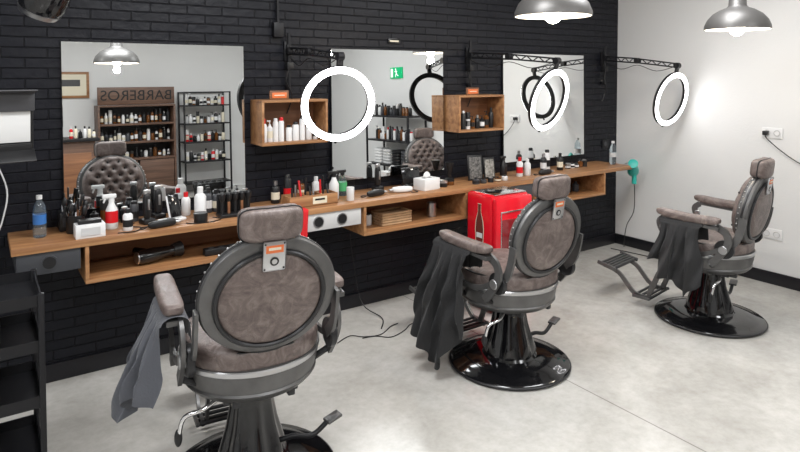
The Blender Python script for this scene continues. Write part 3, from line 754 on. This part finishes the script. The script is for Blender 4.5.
b.box(((x0+x1)/2,y1-.05,1.60),(1.12,.03,.27),WALN,.003); cab=b.done()
text('sign_text','BARBEROS',.22,mat('sign_black',(.006,.006,.006),.5),(2.05,y1-.033,1.60),(R(90),0,R(180)),cab)
for z in (.895,1.175): mass('display_products',1.53,2.57,-6.50,z,17,(.12,.22),(.02,.03),DARK+[(WHT,WHT),(AMB,BLKP)],cab)
mass('display_products',1.53,2.57,-6.50,.635,15,(.1,.2),(.02,.03),DARK,cab)
rk=rack('metal_display_rack',2.75,3.5,-6.66,-6.32,1.65,(.15,.50,.82,1.12,1.42),BLKM,BLKM)
for z in (.831,1.131,.511,1.431): mass('display_products',2.80,3.46,-6.48,z,11,(.1,.2),(.024,.032),None,rk)
rk=rack('metal_display_rack',4.0,4.7,-6.66,-6.32,1.75,(.15,.55,.88,1.2,1.5),BLKM,BLKM)
for z in (.891,1.211,.561): mass('display_products',4.05,4.66,-6.48,z,9,(.1,.2),(.02,.03),DARK,rk)
b=B('reception_desk'); b.box((.75,-5.6,.5),(1.1,.55,1.0),WALN,.006); b.box((.75,-5.6,1.02),(1.2,.65,.04),BLKM,.004); 
b.box((.75,-5.318,.5),(1.0,.01,.7),WOODD,.003); b.done()
mass('desk_products',1.0,1.33,-5.45,1.04,6,(.10,.18),(.02,.028))
b=B('computer_monitor'); b.box((0,0,.30),(.50,.03,.30),BLKP,.006); b.box((0,0,.10),(.05,.03,.16),BLKP); b.box((0,0,.008),(.22,.16,.016),BLKP,.004); b.done(loc=(.70,-5.6,1.04))
b=B('framed_poster'); b.box((0,0,0),(.55,.03,.40),WOOD,.004); b.box((0,.016,0),(.47,.002,.32),CREAM); b.box((0,.018,.03),(.3,.001,.10),GREYD); b.done(loc=(1.15,-6.683,1.78))
b=B('metal_towel_rack'); 
for x in (4.95,5.26):
    for y in (-4.3,-3.2): b.box((x,y,.62),(.025,.025,1.24),BLKM,.002)
for z in (.12,.5,.86,1.22): b.box((5.105,-3.75,z),(.33,1.12,.022),BLKM,.002)
rk=b.done()
b=B('folded_towels')
for k in range(4):
    for i in range(5): b.sup((5.1,-4.1+.24*k,.533+.044*i),(.11,.10,.022),[WHT,GREYP,BLKP,GREYD][k],(.4,.4),nu=20,nv=8)
b.done(rk)
b=B('display_products')
for i in range(16):
    mb,mc=random.choice(DARK+[(WHT,WHT),(WHT,RED)]); bottle(b,5.08,-4.2+.06*i,.872,.026,random.uniform(.12,.22),mb,mc,random.choice([0,1,4]))
for i in range(12):
    mb,mc=random.choice(DARK+[(WHT,WHT)]); bottle(b,5.08,-4.2+.08*i,1.232,.028,random.uniform(.1,.2),mb,mc,random.choice([0,1,3]))
b.done(rk)
# emergency exit sign (green with running figure) on right wall
E=empty('exit_sign',(XR-.012,-3.97,1.87))
EG=mat('exit_green',(.0,.33,.12),.4,emis=(0,.5,.18),es=.5); EW=mat('exit_white',(.9,.95,.9),.4,emis=(1,1,1),es=.6)
b=B('panel'); b.box((0,0,0),(.02,.32,.17),EG,.003)
px=-.0115
b.cyl((px+.001,-.005,.055),.013,.002,EW,(0,-pi/2,0))
def limb(p,q,w): 
    (y1,z1),(y2,z2)=p,q; l=math.hypot(y2-y1,z2-z1); b.box((px,(y1+y2)/2,(z1+z2)/2),(.002,l,w),EW,0,(math.atan2(z2-z1,y2-y1),0,0))
limb((-.005,.035),(.015,-.01),.022); limb((.015,-.01),(-.012,-.035),.013); limb((-.012,-.035),(-.008,-.065),.012)
limb((.018,-.012),(.04,-.04),.013); limb((.04,-.04),(.068,-.045),.011); limb((-.004,.033),(-.035,.015),.010); limb((.0,.033),(.035,.02),.010)
b.box((px,-.11,0),(.002,.055,.13),EW); b.done(E)
b=B('door_1'); b.box((-1.2,YB+.02,1.05),(.95,.04,2.1),mat('door_grey',(.25,.25,.26),.4),.004); b.box((-.8,YB+.06,1.0),(.02,.04,.14),STEEL,.004); b.done()

# ------------------------------------------------------------------ fill light panels, added out of view to brighten the room
def panel(x,y,sx,sy,e,col=(.97,.985,1)):
    b=B('added_light_panel'); b.box((x,y,ZC-.012),(sx+.04,sy+.04,.022),mat('added_panel_frame',(.8,.8,.8),.4),.003); b.done()
    l=bpy.data.lights.new('added_panel_light','AREA'); l.shape='RECTANGLE'; l.size=sx; l.size_y=sy; l.energy=e; l.color=col
    o=bpy.data.objects.new('added_panel_light',l); o.location=(x,y,ZC-.028); bpy.context.scene.collection.objects.link(o)
for x,e in ((-1.2,48),(1.4,52),(3.6,38)):
    panel(x,-1.7,1.2,.6,e)
    panel(x,-4.2,1.2,.6,e-2)
w=bpy.data.worlds.new('world'); bpy.context.scene.world=w; w.use_nodes=True
w.node_tree.nodes['Background'].inputs[0].default_value=(.6,.65,.7,1); w.node_tree.nodes['Background'].inputs[1].default_value=.5

# ------------------------------------------------------------------ camera
cam=bpy.data.cameras.new('camera'); cam.sensor_width=36; cam.lens=616*36/800; pt=R(2.0)
cam.shift_y=-(151-616*math.tan(pt))/800; cam.clip_start=.05
co=bpy.data.objects.new('camera',cam); co.location=(0,-3.87,1.7); co.rotation_euler=(pi/2-pt,0,R(-34.5))
bpy.context.scene.collection.objects.link(co); bpy.context.scene.camera=co
vs_=bpy.context.scene.view_settings; vs_.view_transform='Standard'; vs_.exposure=0.0
